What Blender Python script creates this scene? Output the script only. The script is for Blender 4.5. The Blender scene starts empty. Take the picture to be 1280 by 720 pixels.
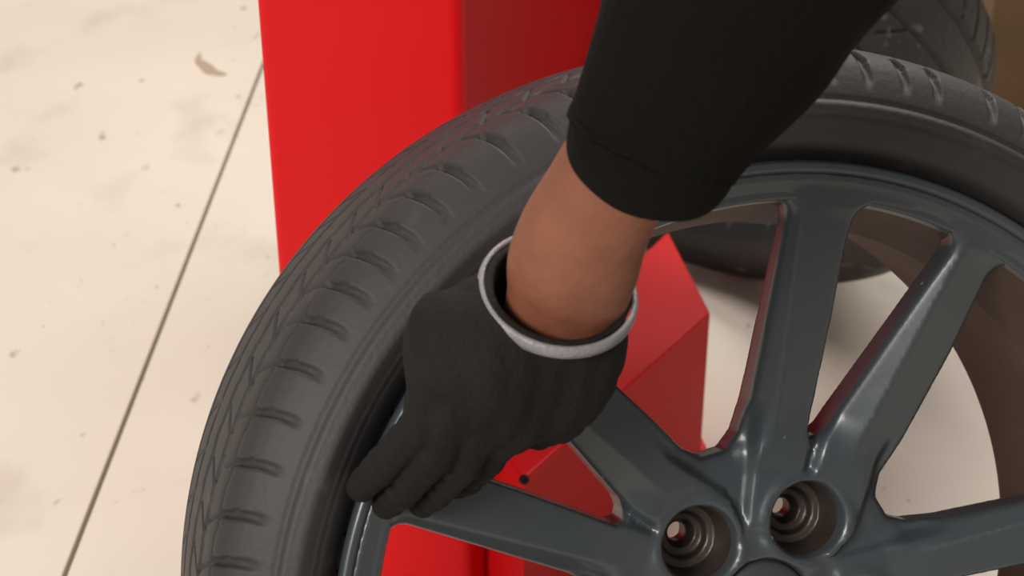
import bpy, bmesh, math, random
import numpy as np
from mathutils import Vector, Matrix
random.seed(4); np.random.seed(4)
S = bpy.context.scene
# ------------------------------------------------------------------ camera
F, PHI, H = 2300.0, math.radians(32), 1.07           # focal length in px of a 1280 wide frame, pitch down, eye height
cam_d = bpy.data.cameras.new('camera'); cam = bpy.data.objects.new('camera', cam_d); S.collection.objects.link(cam)
cam.location = (0, 0, H); cam.rotation_euler = (math.radians(90) - PHI, 0, 0)
cam_d.sensor_width = 36; cam_d.lens = 36 * F / 1280; cam_d.clip_start = .02
cam_d.dof.use_dof = True; cam_d.dof.focus_distance = 1.05; cam_d.dof.aperture_fstop = 13
S.camera = cam
# ------------------------------------------------------------------ world, lights, exposure
S.view_settings.view_transform = 'Standard'; S.view_settings.look = 'None'; S.view_settings.gamma = 1
S.view_settings.use_curve_mapping = False; S.view_settings.exposure = 0.0
w = bpy.data.worlds.new('world'); S.world = w; w.use_nodes = True
bg = w.node_tree.nodes['Background']; bg.inputs[0].default_value = (1.0, .96, .92, 1); bg.inputs[1].default_value = 0.27
def lamp(name, loc, target, size, power, col=(1, .96, .91)):
    d = bpy.data.lights.new(name, 'AREA'); d.shape = 'RECTANGLE'; d.size, d.size_y = size; d.energy = power; d.color = col
    o = bpy.data.objects.new(name, d); S.collection.objects.link(o); o.location = loc
    o.rotation_euler = (Vector(target) - Vector(loc)).to_track_quat('-Z', 'Y').to_euler(); return o
lamp('area_light', (-1.5, -1.3, 2.15), (-.1, 1.4, .2), (1.5, .7), 88)  # added soft key behind the camera, brightens the red column; no fixture there
lamp('area_light', (-.2, 2.6, 2.9), (-.3, 1.7, 0), (2.2, .4), 50)
lamp('area_light', (1.3, 3.3, 2.7), (.35, 1.2, 0), (1.6, .4), 48, (1, .97, .93))  # added unseen back light, set to throw the worn tyre's shadow forward

# ------------------------------------------------------------------ helpers
def s2l(c):
    return tuple(((v/255)/12.92 if v/255 <= .04045 else ((v/255+.055)/1.055)**2.4) for v in c)
cP, sP = math.cos(PHI), math.sin(PHI)
def cw(p):                                           # camera metres (right, down, forward) -> world
    p = np.asarray(p, float); x, y, z = p[..., 0], p[..., 1], p[..., 2]
    return np.stack([x, z*cP - y*sP, H - z*sP - y*cP], -1)
def at(px, py, Z):                                   # a point Z metres ahead along the sight line
    return cw([(px-640)/F*Z, (py-360)/F*Z, Z])
def dirw(v):
    x, y, z = v; return np.array([x, z*cP - y*sP, -z*sP - y*cP])
def mat(name, col, rough=.5, metal=0, var=0, vscale=8, bump=0, bscale=60, col2=None, spec=.5, coat=0, detail=5):
    m = bpy.data.materials.new(name); m.use_nodes = True; n = m.node_tree.nodes; l = m.node_tree.links; b = n['Principled BSDF']
    b.inputs['Base Color'].default_value = (*s2l(col), 1); b.inputs['Roughness'].default_value = rough; b.inputs['Metallic'].default_value = metal
    b.inputs['Specular IOR Level'].default_value = spec; b.inputs['Coat Weight'].default_value = coat; b.inputs['Coat Roughness'].default_value = .15
    tc = n.new('ShaderNodeTexCoord')
    if var:
        t = n.new('ShaderNodeTexNoise'); t.inputs['Scale'].default_value = vscale; t.inputs['Detail'].default_value = detail
        l.new(tc.outputs['Object'], t.inputs['Vector'])
        r = n.new('ShaderNodeMapRange'); r.inputs[1].default_value = .35; r.inputs[2].default_value = .65; r.inputs[4].default_value = var
        l.new(t.outputs[0], r.inputs[0])
        mx = n.new('ShaderNodeMix'); mx.data_type = 'RGBA'; mx.inputs[6].default_value = (*s2l(col), 1); mx.inputs[7].default_value = (*s2l(col2 or tuple(v*.7 for v in col)), 1)
        l.new(r.outputs[0], mx.inputs[0]); l.new(mx.outputs[2], b.inputs['Base Color']); m['mix'] = mx.name
    if bump:
        t2 = n.new('ShaderNodeTexNoise'); t2.inputs['Scale'].default_value = bscale; t2.inputs['Detail'].default_value = 4
        l.new(tc.outputs['Object'], t2.inputs['Vector'])
        bp = n.new('ShaderNodeBump'); bp.inputs['Strength'].default_value = bump; bp.inputs['Distance'].default_value = .002
        l.new(t2.outputs[0], bp.inputs['Height']); l.new(bp.outputs[0], b.inputs['Normal'])
    return m
def overlay(m, scale, lo, hi, col, stretch=(1, 1, 1), tex='noise', amt=1.0, rough=None):
    """lays thresholded marks of another colour over the base colour"""
    n = m.node_tree.nodes; l = m.node_tree.links; b = n['Principled BSDF']
    tc = n.new('ShaderNodeTexCoord'); mp = n.new('ShaderNodeMapping'); mp.inputs['Scale'].default_value = stretch
    l.new(tc.outputs['Object'], mp.inputs[0])
    t = n.new('ShaderNodeTexNoise'); t.inputs['Scale'].default_value = scale; t.inputs['Detail'].default_value = 3
    l.new(mp.outputs[0], t.inputs['Vector'])
    r = n.new('ShaderNodeMapRange'); r.inputs[1].default_value = lo; r.inputs[2].default_value = hi; r.inputs[4].default_value = amt
    l.new(t.outputs[0], r.inputs[0])
    mx = n.new('ShaderNodeMix'); mx.data_type = 'RGBA'; mx.inputs[7].default_value = (*s2l(col), 1)
    bc = b.inputs['Base Color']
    if bc.is_linked: l.new(bc.links[0].from_socket, mx.inputs[6])
    else: mx.inputs[6].default_value = bc.default_value
    l.new(r.outputs[0], mx.inputs[0]); l.new(mx.outputs[2], bc)
    return r
def link(name, me, m, parent=None, smooth=True):
    o = bpy.data.objects.new(name, me); S.collection.objects.link(o)
    for x in (m if isinstance(m, list) else [m]): me.materials.append(x)
    if smooth: me.polygons.foreach_set('use_smooth', [True]*len(me.polygons))
    if parent: o.parent = parent
    return o
def mesh_np(name, V, Q):
    me = bpy.data.meshes.new(name); V = np.asarray(V, np.float32); Q = np.asarray(Q, np.int32); k = Q.shape[1]
    me.vertices.add(len(V)); me.vertices.foreach_set('co', V.ravel())
    me.loops.add(Q.size); me.loops.foreach_set('vertex_index', Q.ravel())
    me.polygons.add(len(Q)); me.polygons.foreach_set('loop_start', np.arange(0, Q.size, k, dtype=np.int32))
    me.update(calc_edges=True); me.validate(); return me
def tag(o, label=None, cat=None, group=None, kind=None):
    for k, v in (('label', label), ('category', cat), ('group', group), ('kind', kind)):
        if v: o[k] = v
    return o
def empty(name, loc=(0, 0, 0), M=None):
    o = bpy.data.objects.new(name, None); S.collection.objects.link(o); o.empty_display_size = .05
    if M is not None: o.matrix_world = M
    else: o.location = loc
    return o
def grid_quads(n, m, wrap_n=True, wrap_m=False):
    i = np.arange(n if wrap_n else n-1)[:, None]; j = np.arange(m if wrap_m else m-1)[None]
    i2 = (i+1) % n; j2 = (j+1) % m
    return np.stack([i*m+j + 0*i2, i*m+j2, i2*m+j2, i2*m+j], -1).reshape(-1, 4)
def resample(P, step):
    P = np.array(P, float); d = np.r_[0, np.cumsum(np.linalg.norm(np.diff(P, axis=0), axis=1))]
    k = max(4, int(d[-1]/step)); s = np.linspace(0, d[-1], k)
    out = np.stack([np.interp(s, d, P[:, 0]), np.interp(s, d, P[:, 1])], 1)
    for _ in range(2): out[1:-1] = .25*out[:-2]+.5*out[1:-1]+.25*out[2:]
    return out
def lathe(name, P, n, m, parent, closed=True, step=None):
    P = np.array(P, float)
    if step: P = resample(np.vstack([P, P[:1]]) if closed else P, step); P = P[:-1] if closed else P
    th = np.linspace(0, 2*np.pi, n, endpoint=False)
    V = np.stack([np.cos(th)[:, None]*P[None, :, 0], np.sin(th)[:, None]*P[None, :, 0], np.broadcast_to(P[None, :, 1], (n, len(P)))], -1).reshape(-1, 3)
    return link(name, mesh_np(name, V, grid_quads(n, len(P), True, closed)[:, ::-1]), m, parent)
def surface_nets(f, org, h):
    """naive surface nets of the field f (negative inside) on a regular grid"""
    s = f < 0; nx, ny, nz = f.shape
    acc = np.zeros((nx-1, ny-1, nz-1, 3), np.float32); cnt = np.zeros((nx-1, ny-1, nz-1), np.int16)
    for ax in range(3):
        a = [slice(None)]*3; b = [slice(None)]*3; a[ax] = slice(0, -1); b[ax] = slice(1, None)
        fa, fb = f[tuple(a)], f[tuple(b)]; cr = (fa < 0) != (fb < 0)
        t = np.where(cr, fa/np.where(cr, fa-fb, 1), 0)
        o1, o2 = [k for k in range(3) if k != ax]
        for d1 in (0, 1):
            for d2 in (0, 1):
                sl = [slice(None)]*3; n1, n2 = f.shape[o1], f.shape[o2]
                sl[o1] = slice(d1, n1-1+d1); sl[o2] = slice(d2, n2-1+d2)
                c = cr[tuple(sl)]; tt = t[tuple(sl)]
                acc[..., ax] += np.where(c, tt, 0); acc[..., o1] += c*d1; acc[..., o2] += c*d2; cnt += c
    m = cnt > 0; idx = -np.ones(m.shape, np.int64); idx[m] = np.arange(m.sum())
    ijk = np.argwhere(m); V = (ijk + acc[m]/cnt[m][:, None])*h + org
    Q = []
    for ax in range(3):
        a = [slice(1, -1)]*3; b = [slice(1, -1)]*3; a[ax] = slice(0, -1); b[ax] = slice(1, None)
        sa, sb = s[tuple(a)], s[tuple(b)]; e = np.argwhere(sa != sb); flip = sa[tuple(e.T)]
        off = np.ones(3, int); off[ax] = 0; e = e+off
        o1, o2 = (ax+1) % 3, (ax+2) % 3; q = []
        for d1, d2 in ((1, 1), (0, 1), (0, 0), (1, 0)):
            c = e.copy(); c[:, o1] -= d1; c[:, o2] -= d2; q.append(idx[tuple(c.T)])
        q = np.stack(q, 1); q[~flip] = q[~flip][:, ::-1]; Q.append(q)
    Q = np.vstack(Q); return V, Q[(Q >= 0).all(1)]
def vnorm(V, Q):
    N = np.zeros_like(V); fn = np.cross(V[Q[:, 2]]-V[Q[:, 0]], V[Q[:, 3]]-V[Q[:, 1]])
    for k in range(4):
        for a in range(3): N[:, a] += np.bincount(Q[:, k], fn[:, a], len(V))
    return N/np.maximum(np.linalg.norm(N, axis=1, keepdims=True), 1e-12)
def submesh(name, V, N, Q, m, parent):
    u, inv = np.unique(Q, return_inverse=True); me = mesh_np(name, V[u], inv.reshape(Q.shape))
    o = link(name, me, m, parent)
    if N is not None: me.normals_split_custom_set_from_vertices(N[u].tolist())
    return o
def smin(a, b, k):
    h = np.clip(.5+.5*(b-a)/k, 0, 1); return b*(1-h)+a*h - k*h*(1-h)
def smax(a, b, k): return -smin(-a, -b, k)
def prism(name, poly, z0, z1, m, parent, bev=.004, seg=3):
    bm = bmesh.new(); lo = [bm.verts.new((x, y, z0)) for x, y in poly]; hi = [bm.verts.new((x, y, z1)) for x, y in poly]; n = len(poly)
    bm.faces.new(lo[::-1]); bm.faces.new(hi)
    for i in range(n): bm.faces.new((lo[i], lo[(i+1) % n], hi[(i+1) % n], hi[i]))
    bmesh.ops.recalc_face_normals(bm, faces=bm.faces)
    if bev: bmesh.ops.bevel(bm, geom=bm.edges[:], offset=bev, segments=seg, profile=.5, affect='EDGES')
    me = bpy.data.meshes.new(name); bm.to_mesh(me); bm.free(); o = link(name, me, m, parent, False)
    return o

# ------------------------------------------------------------------ materials
M_floor = mat('concrete', (218, 207, 193), .55, var=.55, vscale=1.6, col2=(199, 186, 171), bump=.12, bscale=50)
overlay(M_floor, 9, .57, .72, (186, 172, 156), amt=.45, stretch=(1, .7, 1))
overlay(M_floor, 34, .67, .73, (150, 138, 126), amt=.85, stretch=(1, .6, 1))
overlay(M_floor, 75, .735, .76, (95, 88, 84), amt=.9)
M_joint = mat('joint_filler', (34, 26, 30), .9)
M_red = mat('red_paint', (218, 20, 26), .42, bump=.05, bscale=140, spec=.22)
M_tyre = mat('tyre_rubber', (55, 51, 50), .6, var=.8, vscale=7, col2=(47, 47, 48), bump=.15, bscale=260, spec=.45)
overlay(M_tyre, 40, .62, .75, (84, 75, 70), amt=.5)
M_tyre2 = mat('worn_rubber', (42, 40, 41), .5, var=.8, vscale=12, col2=(31, 30, 31), bump=.5, bscale=120)
overlay(M_tyre2, 38, .62, .72, (110, 108, 108), amt=.6)
M_wheel = mat('gunmetal_paint', (62, 69, 74), .36, metal=.12, var=.6, vscale=14, col2=(70, 74, 76), bump=.1, bscale=60, coat=.25)
overlay(M_wheel, 120, .745, .77, (170, 172, 172), stretch=(1, .45, 1), amt=.8)
M_barrel = mat('brake_dusted_barrel', (84, 66, 56), .6, metal=.3, var=.9, vscale=10, col2=(62, 46, 38))
M_hole = mat('bare_lug_seat', (86, 76, 70), .4, metal=.55, var=.5, vscale=60, col2=(50, 42, 38))
M_glove = mat('black_nitrile_knit', (22, 18, 15), .8, bump=.5, bscale=300, var=.6, vscale=25, col2=(23, 20, 17), spec=.3)
M_band = mat('grey_elastic', (140, 137, 139), .32, bump=.4, bscale=500, var=.5, vscale=60, col2=(116, 112, 113))
M_sleeve = mat('black_fleece', (13, 11, 9), .95, bump=.7, bscale=180, spec=.15)
M_skin = mat('skin', (136, 84, 61), .5, var=.8, vscale=28, col2=(116, 68, 48), bump=.35, bscale=150)
M_skin.node_tree.nodes['Principled BSDF'].inputs['Subsurface Weight'].default_value = .12
M_skin.node_tree.nodes['Principled BSDF'].inputs['Subsurface Radius'].default_value = (.01, .004, .002)
M_dark = mat('painted_hole_shade', (14, 10, 10), .9)  # near-black colour stands for the shade inside the corner hole
M_card = mat('brown_cardboard', (138, 110, 82), .85, var=.5, vscale=5, bump=.2, bscale=90)
M_tape = mat('packing_tape', (150, 118, 78), .3)
M_wall = mat('painted_wall', (190, 184, 174), .8, var=.3, vscale=2)
M_cap = mat('cap_plastic', (58, 62, 64), .4)

# ------------------------------------------------------------------ floor and walls
def on_floor(px, py, h=0.0):
    d = dirw([(px-640)/F, (py-360)/F, 1]); t = (h-H)/d[2]; return np.array([0, 0, H]) + d*t
j0, j1 = on_floor(322, 97), on_floor(80, 720)
jd = (j1-j0)[:2]; jd /= np.linalg.norm(jd); jn = np.array([-jd[1], jd[0]])
if jn[0] > 0: jn = -jn                                # towards the left slab
fl = prism('floor', [(-3.5, -1.5), (3.5, -1.5), (3.5, 4.5), (-3.5, 4.5)], -.08, -.012, M_joint, None, 0); tag(fl, kind='structure')
a0, a1 = j0[:2]-jd*3.0, j1[:2]+jd*1.7
g = .0022
def clip_slab(sign, wd):
    q = [a0+jn*sign*g, a1+jn*sign*g, a1+jn*sign*wd, a0+jn*sign*wd]; return [tuple(p) for p in q]
prism('slab', clip_slab(1, 2.2), -.012, 0, M_floor, fl, .0012, 2)
prism('slab', clip_slab(-1, 2.9), -.012, 0, M_floor, fl, .0012, 2)
wb = prism('wall_back', [(-3.5, 4.5), (3.5, 4.5), (3.5, 4.6), (-3.5, 4.6)], 0, 3.2, M_wall, None, 0); tag(wb, kind='structure')
wr = prism('wall_right', [(3.5, -1.5), (3.6, -1.5), (3.6, 4.5), (3.5, 4.5)], 0, 3.2, M_wall, None, 0); tag(wr, kind='structure')
# smudge of dried dirt on the slab
sm = on_floor(262, 80)
bm = bmesh.new(); pts = []
A_, B_ = on_floor(244, 68), on_floor(276, 96); ax = (B_-A_); L_ = np.linalg.norm(ax); ax /= L_; nn = np.array([-ax[1], ax[0], 0])
for k in range(28):
    t = k/28*2*math.pi; c = math.cos(t); s = math.sin(t)
    wd = .008*(1+.5*c+.25*math.sin(5*t)); p = (A_+B_)/2+ax*(L_/2*c)+nn*(wd*s) + nn*.006*math.cos(2*t); pts.append(p)
top = [bm.verts.new((p[0], p[1], .0012)) for p in pts]; bot = [bm.verts.new((p[0], p[1], .0)) for p in pts]
bm.faces.new(top)
for k in range(28): bm.faces.new((bot[k], bot[(k+1) % 28], top[(k+1) % 28], top[k]))
bmesh.ops.recalc_face_normals(bm, faces=bm.faces)
me = bpy.data.meshes.new('dirt_smear'); bm.to_mesh(me); bm.free()
tag(link('dirt_smear', me, mat('dried_dirt', (178, 156, 134), .9, var=.6, vscale=90, col2=(150, 128, 108)), None, False), 'small curved brown dirt smear on the pale concrete left of the red column', 'dirt mark')

# ------------------------------------------------------------------ red machine: column + low base box
TOP = .167
def top_pt(px, py): return on_floor(px, py, TOP)[:2]
A, B = top_pt(655, 600), top_pt(888, 390); Cc, D = top_pt(835, 288), top_pt(589, 521)
rm = empty('tyre_machine', (*((A+Cc)/2), 0)); tag(rm, 'bright red steel machine with tall square column and low box base, behind the upright wheel', 'machine')
bpy.context.view_layer.update()
def loc(poly): return [(p[0]-rm.location.x, p[1]-rm.location.y) for p in poly]
prism('base_box', loc([A, B, Cc, D]), .0, TOP, M_red, rm, .0025)
e = (Cc-D)/np.linalg.norm(Cc-D); nrm = np.array([-e[1], e[0]]);
Lc = on_floor(376, 742)[:2]; E_ = D+e*.215; K = on_floor(588, 762)[:2]
bk = (D-Lc)/np.linalg.norm(D-Lc); 
back = E_-D
colpoly = [Lc, K, E_, E_+(Lc-K)*.9]
prism('column', loc(colpoly), 0, 1.25, M_red, rm, .008, 5)
# foot flange under the right-hand corner, black ball painted as the shade inside the corner relief hole, seam strip
fd = (B-A)/np.linalg.norm(B-A); fn2 = (B-Cc)/np.linalg.norm(B-Cc)
prism('foot_flange', loc([B-fd*.05-fn2*.12, B+fd*.012-fn2*.12, B+fd*.012+fn2*.004, B-fd*.05+fn2*.004]), 0, .006, M_red, rm, .001)
bm = bmesh.new(); bmesh.ops.create_uvsphere(bm, u_segments=16, v_segments=10, radius=.0042)
for v in bm.verts: v.co += Vector((A[0]-rm.location.x, A[1]-rm.location.y+.0025, TOP-.0015))
me = bpy.data.meshes.new('corner_hole_shade'); bm.to_mesh(me); bm.free(); tag(link('corner_hole_shade', me, M_dark, rm), 'small black ball painted as the shade inside a corner relief hole')

# ------------------------------------------------------------------ the wheel
YAW, PIT = .24973, .0691
a_ = np.array([-math.sin(YAW)*math.cos(PIT), -math.sin(PIT), math.cos(YAW)*math.cos(PIT)])
def wheel_matrix(c, a):
    u = np.cross([0, 1, 0], a); u /= np.linalg.norm(u); v = np.cross(a, u)
    X, Y, Z = dirw(u), dirw(-v), dirw(-a); T = cw(c)
    return Matrix(((X[0], Y[0], Z[0], T[0]), (X[1], Y[1], Z[1], T[1]), (X[2], Y[2], Z[2], T[2]), (0, 0, 0, 1)))
WM = wheel_matrix((.15867, .18878, 1.01374), a_)
WMn = np.array(WM)
def wl(x, y, z): return (WMn @ np.array([x, y, z, 1.0]))[:3]          # wheel-local metres -> world
def w2l(p): return (np.linalg.inv(WMn) @ np.append(p, 1.0))[:3]
wheel = empty('car_wheel', M=WM); tag(wheel, 'large car wheel with gunmetal twin-spoke alloy rim, gripped by the gloved hand', 'wheel')

def tyre_mesh(name, prof, n, depth_fn, m, parent, step):
    P = resample(prof, step); d = np.gradient(P, axis=0); d /= np.linalg.norm(d, axis=1)[:, None]
    nr = np.stack([-d[:, 1], d[:, 0]], 1)                               # turned so that it points into the rubber
    cen = P.mean(0); cen = np.array([P[:, 0].min(), P[:, 1].mean()])
    sgn = np.sign(((cen-P)*nr).sum(1)); sgn[sgn == 0] = 1; nr *= sgn[:, None]
    th = np.linspace(0, 2*np.pi, n, endpoint=False)
    dp = depth_fn(th[:, None], P[None, :, 0], P[None, :, 1])
    R = P[None, :, 0]+nr[None, :, 0]*dp; Z = P[None, :, 1]+nr[None, :, 1]*dp
    V = np.stack([np.cos(th)[:, None]*R, np.sin(th)[:, None]*R, Z], -1).reshape(-1, 3)
    Q = grid_quads(n, len(P))
    # outward orientation
    q = Q[(n//2*0)+len(P)//2]; nv = np.cross(V[q[2]]-V[q[0]], V[q[3]]-V[q[1]]); c = V[q].mean(0)
    if nv @ np.array([c[0], c[1], 0]) < 0: Q = Q[:, ::-1]
    return link(name, mesh_np(name, V, Q), m, parent)
def bell(x, w, s): return np.clip((w+s-np.abs(x))/s, 0, 1)**1
prof = [(.254, -.016), (.2585, -.014), (.262, -.009), (.2665, -.003), (.2705, .0015), (.277, .0052), (.284, .0065), (.2895, .0048), (.2915, .0022), (.298, -.0008), (.305, -.0048), (.312, -.0098), (.3175, -.0155), (.3215, -.0235), (.3238, -.036), (.3255, -.06), (.3265, -.108),
        (.3255, -.156), (.3238, -.18), (.3215, -.192), (.3165, -.202), (.307, -.211), (.292, -.219), (.275, -.221), (.262, -.214), (.254, -.206)]
obs = [69.3, 76, 79.7, 84, 88, 92.3, 96.6, 100.9, 105.2, 109.5, 113.8, 118.1, 123.0, 128, 132, 136, 139.7, 143.4, 147.3, 152, 157, 162, 167, 171.5]
fill = list(np.linspace(171.5, 429.3, 61)[1:-1]); sip = np.radians(np.array(obs+fill))
sip = np.sort(np.mod(sip, 2*np.pi)); sipx = np.r_[sip[-1]-2*np.pi, sip, sip[0]+2*np.pi]
def near(th):
    k = np.searchsorted(sipx, th); k = np.clip(k, 1, len(sipx)-1); lo = sipx[k-1]; hi = sipx[k]
    return np.where(np.abs(th-lo) < np.abs(hi-th), th-lo, th-hi)
def depth1(th, r, z):
    d = np.zeros(np.broadcast(th, r).shape)
    # curved shoulder grooves
    s = np.clip((.3235-r)/.0245, 0, 1); zone = (z > -.03)
    sh = near(np.mod(th + .009*np.sin(s*np.pi*.9) - .010*(1-s) , 2*np.pi))*.315
    prf = np.clip((r-.2995)/.006, 0, 1)*zone
    d = np.maximum(d, .0050*prf*(.22+.78*(1-s)**1.5)*bell(sh, .0011+.0006*s, .0018))
    # slanting cuts across the outer tread rib
    z2 = (z <= -.014) & (z > -.052)
    q = near(np.mod(th-(-.020-z)*1.25+.0, 2*np.pi))*.325
    d = np.maximum(d, .0034*z2*bell(q, .0007, .0012))
    # ribs further round
    for (za, zb, sl, of) in ((-.056, -.086, -1.3, .02), (-.128, -.16, 1.3, .05)):
        zz = (z < za) & (z > zb); q = near(np.mod(th+sl*(z-za)+of, 2*np.pi))*.325; d = np.maximum(d, .0028*zz*bell(q, .0006, .0011))
    tread = (r > .30)
    for zc in (-.054, -.091, -.127, -.163): d = np.maximum(d, .0062*bell(z-zc-.0009*np.sin(th*84), .0026, .0016)*tread)
    d = np.maximum(d, .0012*bell(z+.0285-.0012*np.sin(near(th)*60), .0003, .0011)*tread)
    # moulded rings on the side wall
    front = z > -.05
    for rc, dd in ((.2925, .0010), (.2868, .0004), (.2755, .0006), (.2715, .0008)): d = np.maximum(d, dd*bell(r-rc, .0003, .0012)*front)
    d -= .0007*bell(r-.2815, .0012, .0010)*front
    return d
tyre = tyre_mesh('tyre', prof, 2000, depth1, M_tyre, wheel, .0016)

rimP = [(.2375, -.0075), (.2345, -.018), (.229, -.040), (.2235, -.070), (.2265, -.110), (.235, -.180), (.239, -.210), (.243, -.2165), (.250, -.2185), (.2580, -.2165), (.2588, -.206),
        (.254, -.200), (.247, -.192), (.244, -.170), (.238, -.140), (.2315, -.090), (.2325, -.060), (.240, -.036), (.249, -.022), (.2535, -.016), (.2575, -.0135), (.2588, -.010), (.2588, -.003), (.2575, -.0004), (.2552, .0002), (.2535, -.0012), (.2518, -.0024), (.2512, -.0062)]
rim = lathe('rim', rimP, 360, [M_wheel, M_barrel], wheel, True, .0022)
me = rim.data
for p in me.polygons:
    c = p.center; r = math.hypot(c.x, c.y)
    if c.z < -.014 and r < .2475: p.material_index = 1

# casting: windows are polygons in the wheel plane (mm), read off one 72 degree sector
def rot(P, deg):
    c, s = math.cos(math.radians(deg)), math.sin(math.radians(deg)); P = np.array(P, float); return np.stack([P[:, 0]*c-P[:, 1]*s, P[:, 0]*s+P[:, 1]*c], 1)
small = [(36, 300), (34, 250), (31, 232), (28, 211), (26, 170), (23, 128), (21, 105), (24, 99), (30, 100), (36, 106), (47, 127), (63, 158), (80, 191), (95, 219), (112, 250), (134, 290)]
big = [(160, 270), (130, 225), (119, 202), (103, 150), (87, 110), (73, 76), (72, 62), (80, 50), (92, 47), (112, 49.5), (150, 60), (216, 78), (300, 100)]
hres = 1.7; ext = 255.0; nxy = int(2*ext/hres)+2; gx = -ext+np.arange(nxy)*hres; gz = np.arange(-106, 4, hres)
X2, Y2 = np.meshgrid(gx, gx, indexing='ij')
def polysdf(P, X, Y):
    d = np.full(X.shape, 1e9); ins = np.zeros(X.shape, bool); n = len(P)
    for i in range(n):
        a, b = P[i], P[(i+1) % n]; e = b-a; wx, wy = X-a[0], Y-a[1]; t = np.clip((wx*e[0]+wy*e[1])/(e@e), 0, 1)
        d = np.minimum(d, np.hypot(wx-e[0]*t, wy-e[1]*t)); c = (a[1] > Y) != (b[1] > Y)
        ins ^= c & (X < (b[0]-a[0])*(Y-a[1])/(b[1]-a[1]+1e-12)+a[0])
    return np.where(ins, -d, d)
R2 = np.hypot(X2, Y2); T2 = np.degrees(np.arctan2(Y2, X2))
def round_poly(P, rr):                                # window clipped by the rim circle with rounded corners
    d = smax(polysdf(P, X2, Y2), R2-238.0, 14.0); return d
dS = np.full(X2.shape, 1e9); dB = dS.copy()
for k in range(5):
    dS = np.minimum(dS, round_poly(rot(small, 72*k), 4)); dB = np.minimum(dB, round_poly(rot(big, 72*k), 6))
dW = np.minimum(dS, dB)                               # >0 in metal
zf = -6-43*np.clip((235-R2)/155, 0, 1)+3.2*np.clip((R2-240)/9, 0, 1)**2
# crests: a fold line along each spoke
def seg_side(a, b, X, Y):
    a = np.array(a, float); b = np.array(b, float); e = (b-a)/np.linalg.norm(b-a); return (X-a[0])*(-e[1])+(Y-a[1])*e[0]   # + on the left of a->b
al = np.mod(T2-74+36, 72)-36                          # angle within the pair
base = np.radians(al+74); Xs, Ys = R2*np.cos(base), R2*np.sin(base)
s1 = seg_side((-.8, 85), (-1, 232), Xs, Ys); s2 = seg_side((50, 92), (106, 236), Xs, Ys)
drop1 = np.where(s1 > 0, s1*1.0, -s1*.10); drop2 = np.where(s2 > 0, s2*.55, -s2*.36)
drop = np.where(al > 0, drop1, drop2); fade = np.clip((R2-88)/35, 0, 1)*np.clip((246-R2)/22, 0, 1); fade = fade*fade*(3-2*fade)
zt = zf-np.minimum(drop, 12)*fade
# the hub falls away to its webs, and dishes between the holes
web = np.clip(1-(dB)/16, 0, 1)*np.clip((118-R2)/20, 0, 1); zt = zt-7*web**1.6
zt += -3.0*np.clip((R2-36)/10, 0, 1)*np.clip((50-R2)/8, 0, 1)
def seg_d(a, b):
    a = np.array(a, float); b = np.array(b, float); e = b-a; t = np.clip(((Xs-a[0])*e[0]+(Ys-a[1])*e[1])/(e@e), 0, 1); return np.hypot(Xs-a[0]-t*e[0], Ys-a[1]-t*e[1])
rib = np.minimum(np.minimum(seg_d((15, 260), (7, 95)), seg_d((7, 95), (2, 34)))-13, np.minimum(seg_d((124, 260), (49, 92)), seg_d((49, 92), (34, 30)))-15)
sm_ = lambda v: (lambda q: q*q*(3-2*q))(np.clip(v, 0, 1))
low_ = sm_(rib/7)*sm_((R2-34)/12)*sm_((128-R2)/26)
lugs = [(24.3+0, 51.5)]; LP = [rot([lugs[0]], 72*k)[0] for k in range(5)]
dl = np.min([np.hypot(X2-p[0], Y2-p[1]) for p in LP], 0)
zt = zt-6.0*low_*sm_((dl-24)/7)
zt += 2.6*np.clip(1-np.abs(dl-26.5)/5.5, 0, 1)**1.0*np.clip((84-R2)/10, 0, 1)
Zg = gz[None, None, :]
thick = 34-12*np.clip((R2-120)/110, 0, 1)
zb = np.where(R2 < 84, -101, zf-thick*np.clip((256-R2)/12, .25, 1))
f = smax((zt[..., None]-Zg)*-1*.93, (zb[..., None]-Zg), 3.0)
draft = (np.clip(zt[..., None]-Zg, 0, 60))*.10
f = smax(f, -(dW[..., None]+draft*0)+draft*-.0 + 0*Zg, 3.2)
f = np.maximum(f, (R2-251.9)[..., None])
def cyl(px, py, rtop, rbot, z0, z1):                  # negative inside a cone from z0 (top) to z1
    t = np.clip((z0-Zg)/(z0-z1), 0, 1); rr = rtop+(rbot-rtop)*t; return np.maximum(np.maximum(np.hypot(X2-px, Y2-py)[..., None]-rr, z1-Zg), Zg-z0-8)
for p in LP:
    f = smax(f, -cyl(p[0], p[1], 22.8, 19.0, -46, -76), 2.2)
    f = np.maximum(f, -cyl(p[0], p[1], 14.5, 13.0, -76, -82)); f = np.maximum(f, -cyl(p[0], p[1], 9.5, 5.8, -80, -89)); f = np.maximum(f, -cyl(p[0], p[1], 5.6, 5.6, -88, -130))
f = smax(f, -cyl(0, 0, 30, 29, -46, -54), 1.5); f = np.maximum(f, -cyl(0, 0, 24, 24, -53, -120))
V, Q = surface_nets(f.astype(np.float32), np.array([-ext, -ext, gz[0]]), hres); V = V/1000
N = vnorm(V, Q); fc = V[Q].mean(1)*1000; fr = np.hypot(fc[:, 0], fc[:, 1]); fa = np.degrees(np.arctan2(fc[:, 1], fc[:, 0]))
dlf = np.min([np.hypot(fc[:, 0]-p[0], fc[:, 1]-p[1]) for p in LP], 0); inhole = (dlf < 21.6) & (fr < 90) & (fc[:, 2] < -56)
ring = (fr > 233.5); hub = (fr <= 104) & ~inhole; sp = ~ring & (fr > 104)
submesh('hub', V, N, Q[hub], M_wheel, wheel)
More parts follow.
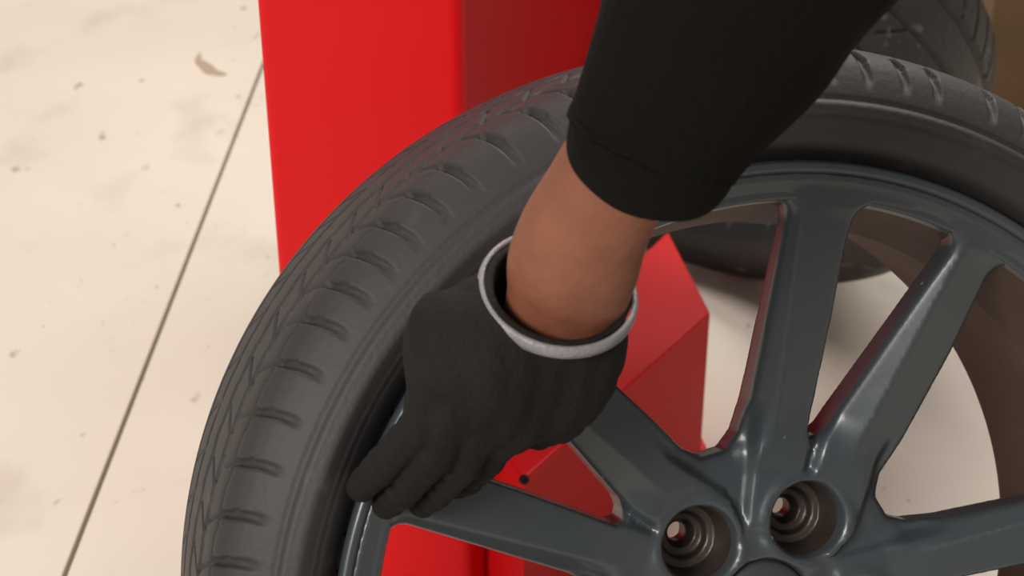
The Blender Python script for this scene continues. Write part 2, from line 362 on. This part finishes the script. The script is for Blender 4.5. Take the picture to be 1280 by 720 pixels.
for k in range(5):
    mk = inhole & (np.hypot(fc[:, 0]-LP[k][0], fc[:, 1]-LP[k][1]) < 22); o = submesh('lug_hole', V, N, Q[mk], M_hole, wheel); o['label'] = 'bare brown-grey stepped lug bolt hole'
submesh('rim_face', V, N, Q[ring], M_wheel, wheel)
idx = np.floor(np.mod(fa-38, 360)/36).astype(int)
for k in range(10): submesh('spoke', V, N, Q[sp & (idx == k)], M_wheel, wheel)
del f
lathe('centre_cap', [(.0001, -.053), (.0001, -.0475), (.010, -.0476), (.022, -.0485), (.0265, -.0500), (.0285, -.0525), (.0280, -.0536)], 96, M_cap, wheel, False)

# ------------------------------------------------------------------ rear tyre, leaning
P2 = (.1521, -.2398, 1.8412); y2, p2, R2T = -.994, 1.0487, .3103
a2 = np.array([-math.sin(y2)*math.cos(p2), -math.sin(p2), math.cos(y2)*math.cos(p2)])
T2M = wheel_matrix(P2, a2); t2 = empty('worn_tyre', M=T2M); tag(t2, 'scuffed black worn tyre leaning behind the big wheel at the upper right', 'tyre')
Wd = .105; R_ = R2T+.006
prof2 = [(.222, -.082), (.226, -.094), (.245, -.103), (.268, -.108), (.288, -.106), (R_-.016, -.099), (R_-.006, -.090), (R_-.002, -.070), (R_, 0)]
prof2 = prof2+[(r, -z) for r, z in prof2[-2::-1]]; prof2 += [(.218, .07), (.232, .080), (.262, .092), (R_-.022, .088), (R_-.012, .06), (R_-.010, 0), (R_-.012, -.06), (R_-.022, -.088), (.262, -.092), (.232, -.080), (.218, -.07)]
def depth2(th, r, z):
    d = np.zeros(np.broadcast(th, r).shape); out = (r > R_-.0085)
    for zc in (-.046, 0, .046): d = np.maximum(d, .0075*bell(z-zc, .0026, .0018)*out)
    n = 62; ph = np.mod(th*n/2/np.pi+z*14, 1)-.5; d = np.maximum(d, .0030*bell(ph*.03, .0004, .0012)*((np.abs(z) > .048) & (np.abs(z) < .098))*(r > .285))
    ph = np.mod(th*n/4/np.pi-z*20, 1)-.5; d = np.maximum(d, .0036*bell(ph*.06, .0004, .0014)*((z > .004) & (z < .028))*out)
    return d
P_ = prof2
tyre_mesh('carcass', P_, 900, lambda th, r, z: depth2(th, r, z), M_tyre2, t2, .0028)

# ------------------------------------------------------------------ the person's arm: sleeve, skin, glove
person = empty('person', at(700, 380, .87)); tag(person, 'person reaching in from the top in black sleeve and black glove, gripping the wheel rim', 'person')
bpy.context.view_layer.update(); po = np.array(person.location)
def tube(name, rings, m, nseg=64, cap=(True, True), wob=None):
    """rings: (px, py, Z, half width across the picture in m, half depth in m, tilt deg of the ring in the picture)"""
    R = np.array(rings, float); t = np.arange(len(R)); tt = np.linspace(0, len(R)-1, (len(R)-1)*8+1)
    def cr(col):                                       # catmull-rom
        P = np.r_[2*col[0]-col[1], col, 2*col[-1]-col[-2]]; i = np.minimum(tt.astype(int), len(R)-2); u = tt-i
        p0, p1, p2_, p3 = P[i], P[i+1], P[i+2], P[i+3]
        return .5*((2*p1)+(-p0+p2_)*u+(2*p0-5*p1+4*p2_-p3)*u*u+(-p0+3*p1-3*p2_+p3)*u**3)
    C = np.stack([cr(R[:, k]) for k in range(6)], 1)
    cen = np.stack([(C[:, 0]-640)/F*C[:, 2], (C[:, 1]-360)/F*C[:, 2], C[:, 2]], 1); tan = np.gradient(cen, axis=0); tan /= np.linalg.norm(tan, axis=1)[:, None]
    V = []
    for k in range(len(C)):
        ang = math.radians(C[k, 5]); s = np.array([math.cos(ang), math.sin(ang), 0]); s -= tan[k]*(s@tan[k])*.85; s /= np.linalg.norm(s)
        n = np.cross(tan[k], s); n /= np.linalg.norm(n)
        ph = np.linspace(0, 2*np.pi, nseg, endpoint=False); rr = np.ones(nseg) if wob is None else wob(k/(len(C)-1), ph)
        V.append(cen[k]+s*(np.cos(ph)*C[k, 3]*rr)[:, None]+n*(np.sin(ph)*C[k, 4]*rr)[:, None])
    n = len(V); V = np.vstack(V); Q = grid_quads(n, nseg, False, True)
    me = mesh_np(name, cw(V)-po, Q); bm = bmesh.new(); bm.from_mesh(me)
    bm.verts.ensure_lookup_table()
    for c, k in zip(cap, (0, n-1)):
        if c: bm.faces.new([bm.verts[k*nseg+j] for j in range(nseg)])
    bmesh.ops.recalc_face_normals(bm, faces=bm.faces); bm.to_mesh(me); bm.free()
    return link(name, me, m, person)
def armw(t, ph):
    return 1+.025*np.exp(-((t-.55)/.12)**2)*np.cos(ph*2+.6)+.012*np.sin(3*ph+t*6)
tube('body', [(930, -120, .775, .036, .032, 25), (850, 60, .80, .0335, .029, 25), (792, 180, .82, .0285, .026, 28), (757, 238, .835, .0275, .024, 28), (730, 290, .85, .0292, .023, 22), (716, 335, .862, .0305, .0225, 16), (708, 375, .874, .0285, .0215, 12), (690, 420, .892, .0265, .020, 10), (650, 460, .91, .022, .014, 5)], M_skin, 64, (True, True), armw)
def slv(t, ph):
    return 1+.018*np.sin(3*ph+9*t)+.016*np.sin(t*34+2*np.cos(ph))*np.clip(np.cos(ph-.2), 0, 1)+.008*np.sin(7*ph-13*t)
sl = tube('sleeve', [(1120, -420, .70, .075, .066, 25), (1010, -200, .735, .068, .060, 25), (928, -30, .775, .0575, .052, 25), (882, 65, .789, .0500, .044, 27), (826, 164, .800, .0403, .035, 24), (817, 181, .802, .0394, .034, 24), (815, 185, .803, .0372, .0325, 24), (820, 175, .802, .0340, .031, 24), (842, 135, .796, .0345, .031, 24)], M_sleeve, 96, (True, False), slv)

# glove as a smooth blend of tapering capsules
def cp(px, py, Z): return cw([(px-640)/F*Z, (py-360)/F*Z, Z])-po
RES = .00125
ncam = np.array([.153, -.662, -.73]); ncam /= np.linalg.norm(ncam); nB = dirw(ncam); Bc = cp(698, 362, .872)
palm = [(cp(690, 395, .885), cp(610, 450, .880), .0300, .033), (cp(690, 420, .895), cp(640, 490, .895), .032, .026), (cp(640, 405, .885), cp(560, 415, .872), .031, .0185),
        (cp(660, 430, .89), cp(562, 455, .874), .030, .0205), (cp(680, 450, .898), cp(590, 500, .888), .026, .0200), (cp(700, 470, .902), cp(640, 520, .900), .022, .0155), (cp(720, 430, .890), cp(705, 480, .90), .024, .022)]
fingers = {
 'index':  [(550, 402, .874, .0135), (541, 470, .866, .0110), (525, 532, .880, .0096), (476, 584, .910, .0088), (451, 609, .926, .0078)],
 'middle': [(562, 448, .878, .0140), (564, 515, .872, .0115), (544, 566, .893, .0098), (504, 612, .923, .0088), (483, 630, .936, .0078)],
 'ring':   [(590, 488, .888, .0135), (596, 535, .886, .0110), (577, 580, .906, .0094), (544, 616, .932, .0085), (527, 629, .943, .0075)],
 'little': [(626, 505, .896, .0125), (626, 545, .900, .0100), (609, 575, .918, .0086), (585, 599, .940, .0078), (571, 608, .949, .0070)],
 'thumb':  [(705, 470, .900, .0180), (697, 515, .912, .0150), (672, 530, .935, .0125), (640, 532, .952, .0110), (622, 540, .965, .0095)]}
allp = np.array([p for s in palm for p in s[:2]]+[cp(*q[:3]) for v in fingers.values() for q in v]); lo = allp.min(0)-.045; hi = allp.max(0)+.045
nn3 = np.ceil((hi-lo)/RES).astype(int); gxx, gyy, gzz = [lo[k]+np.arange(nn3[k])*RES for k in range(3)]
G = np.stack(np.meshgrid(gxx, gyy, gzz, indexing='ij'), -1).astype(np.float32)
def capsule(a, b, ra, rb):
    a = a.astype(np.float32); b = b.astype(np.float32); e = b-a; t = np.clip(((G-a)@e)/(e@e), 0, 1); return np.linalg.norm(G-a-t[..., None]*e, axis=-1)-(ra+(rb-ra)*t)
f = None
for a, b, ra, rb in palm:
    d = capsule(a, b, ra, rb); f = d if f is None else smin(f, d, .010)
cuff = capsule(Bc+nB*.01, cp(676, 422, .895), .0366, .0300); f = smin(f, cuff, .004)
fg = None
for k, ch in fingers.items():
    fi = None
    ch = [tuple(q[:2])+(q[2]+dz,)+tuple(q[3:]) for q, dz in zip(ch, (0, 0, .001, .004, .007))]
    for p, q in zip(ch[:-1], ch[1:]):
        d = capsule(cp(*p[:3]), cp(*q[:3]), p[3], q[3]); fi = d if fi is None else smin(fi, d, .002)
    f1 = smin(f, fi, .006) if fg is None else f1; fg = fi if fg is None else smin(fg, fi, .0012)
f = smin(f, fg, .006)
# wrinkles of loose fabric
f = f+.0007*np.sin(G[..., 0]*330+G[..., 2]*150)*np.sin(G[..., 1]*260-G[..., 2]*210)
f = smax(f, (G-Bc.astype(np.float32))@nB.astype(np.float32)-.001, .0012)          # cut off at the opening
inner = capsule(Bc+nB*.03, Bc-nB*.030, .0345, .0275); f = smax(f, -inner, .0012)   # hollow opening
V, Q = surface_nets(f.astype(np.float32), lo, RES); del G, f
glove = link('glove', mesh_np('glove', V, Q), M_glove, person); glove['label'] = 'loose black work glove with five curled fingers'
# grey elastic band round the opening
X_ = dirw([.974, .225, 0]); X_ -= nB*(X_@nB); X_ /= np.linalg.norm(X_); Y_ = np.cross(nB, X_)
n = 120; th = np.linspace(0, 2*np.pi, n, endpoint=False)
pb = [(.0356, -.0010), (.0357, .0012), (.0368, .0016), (.0381, .0012), (.0388, -.0010), (.0388, -.0046), (.0381, -.0054), (.0360, -.0054)]
Vb = np.array([[Bc+X_*(r*math.cos(t))+Y_*(r*math.sin(t))+nB*z for r, z in pb] for t in th]).reshape(-1, 3)
bo = link('band', mesh_np('band', Vb, grid_quads(n, len(pb), True, True)), M_band, glove); bo['label'] = 'light grey elastic band'
bm = bmesh.new(); bm.from_mesh(bo.data); bmesh.ops.recalc_face_normals(bm, faces=bm.faces); bm.to_mesh(bo.data); bm.free()

# ------------------------------------------------------------------ cardboard carton far right
cpos = on_floor(1222, 165)[:2]
cb = empty('cardboard_box', (cpos[0]+.22, cpos[1]+.22, 0)); tag(cb, 'blurred brown cardboard box on the floor at the upper right edge', 'box')
prism('carton', [(-.26, -.2), (.26, -.2), (.26, .2), (-.26, .2)], .001, .36, M_card, cb, .003)
prism('tape', [(-.262, -.03), (.262, -.03), (.262, .03), (-.262, .03)], .30, .3615, M_tape, cb, .0003)
for s in (-1, 1): prism('flap', [(-.255, s*.004), (.255, s*.004), (.255, s*.195), (-.255, s*.195)], .3605, .3645, M_card, cb, .0008)
cb.rotation_euler.z = .15
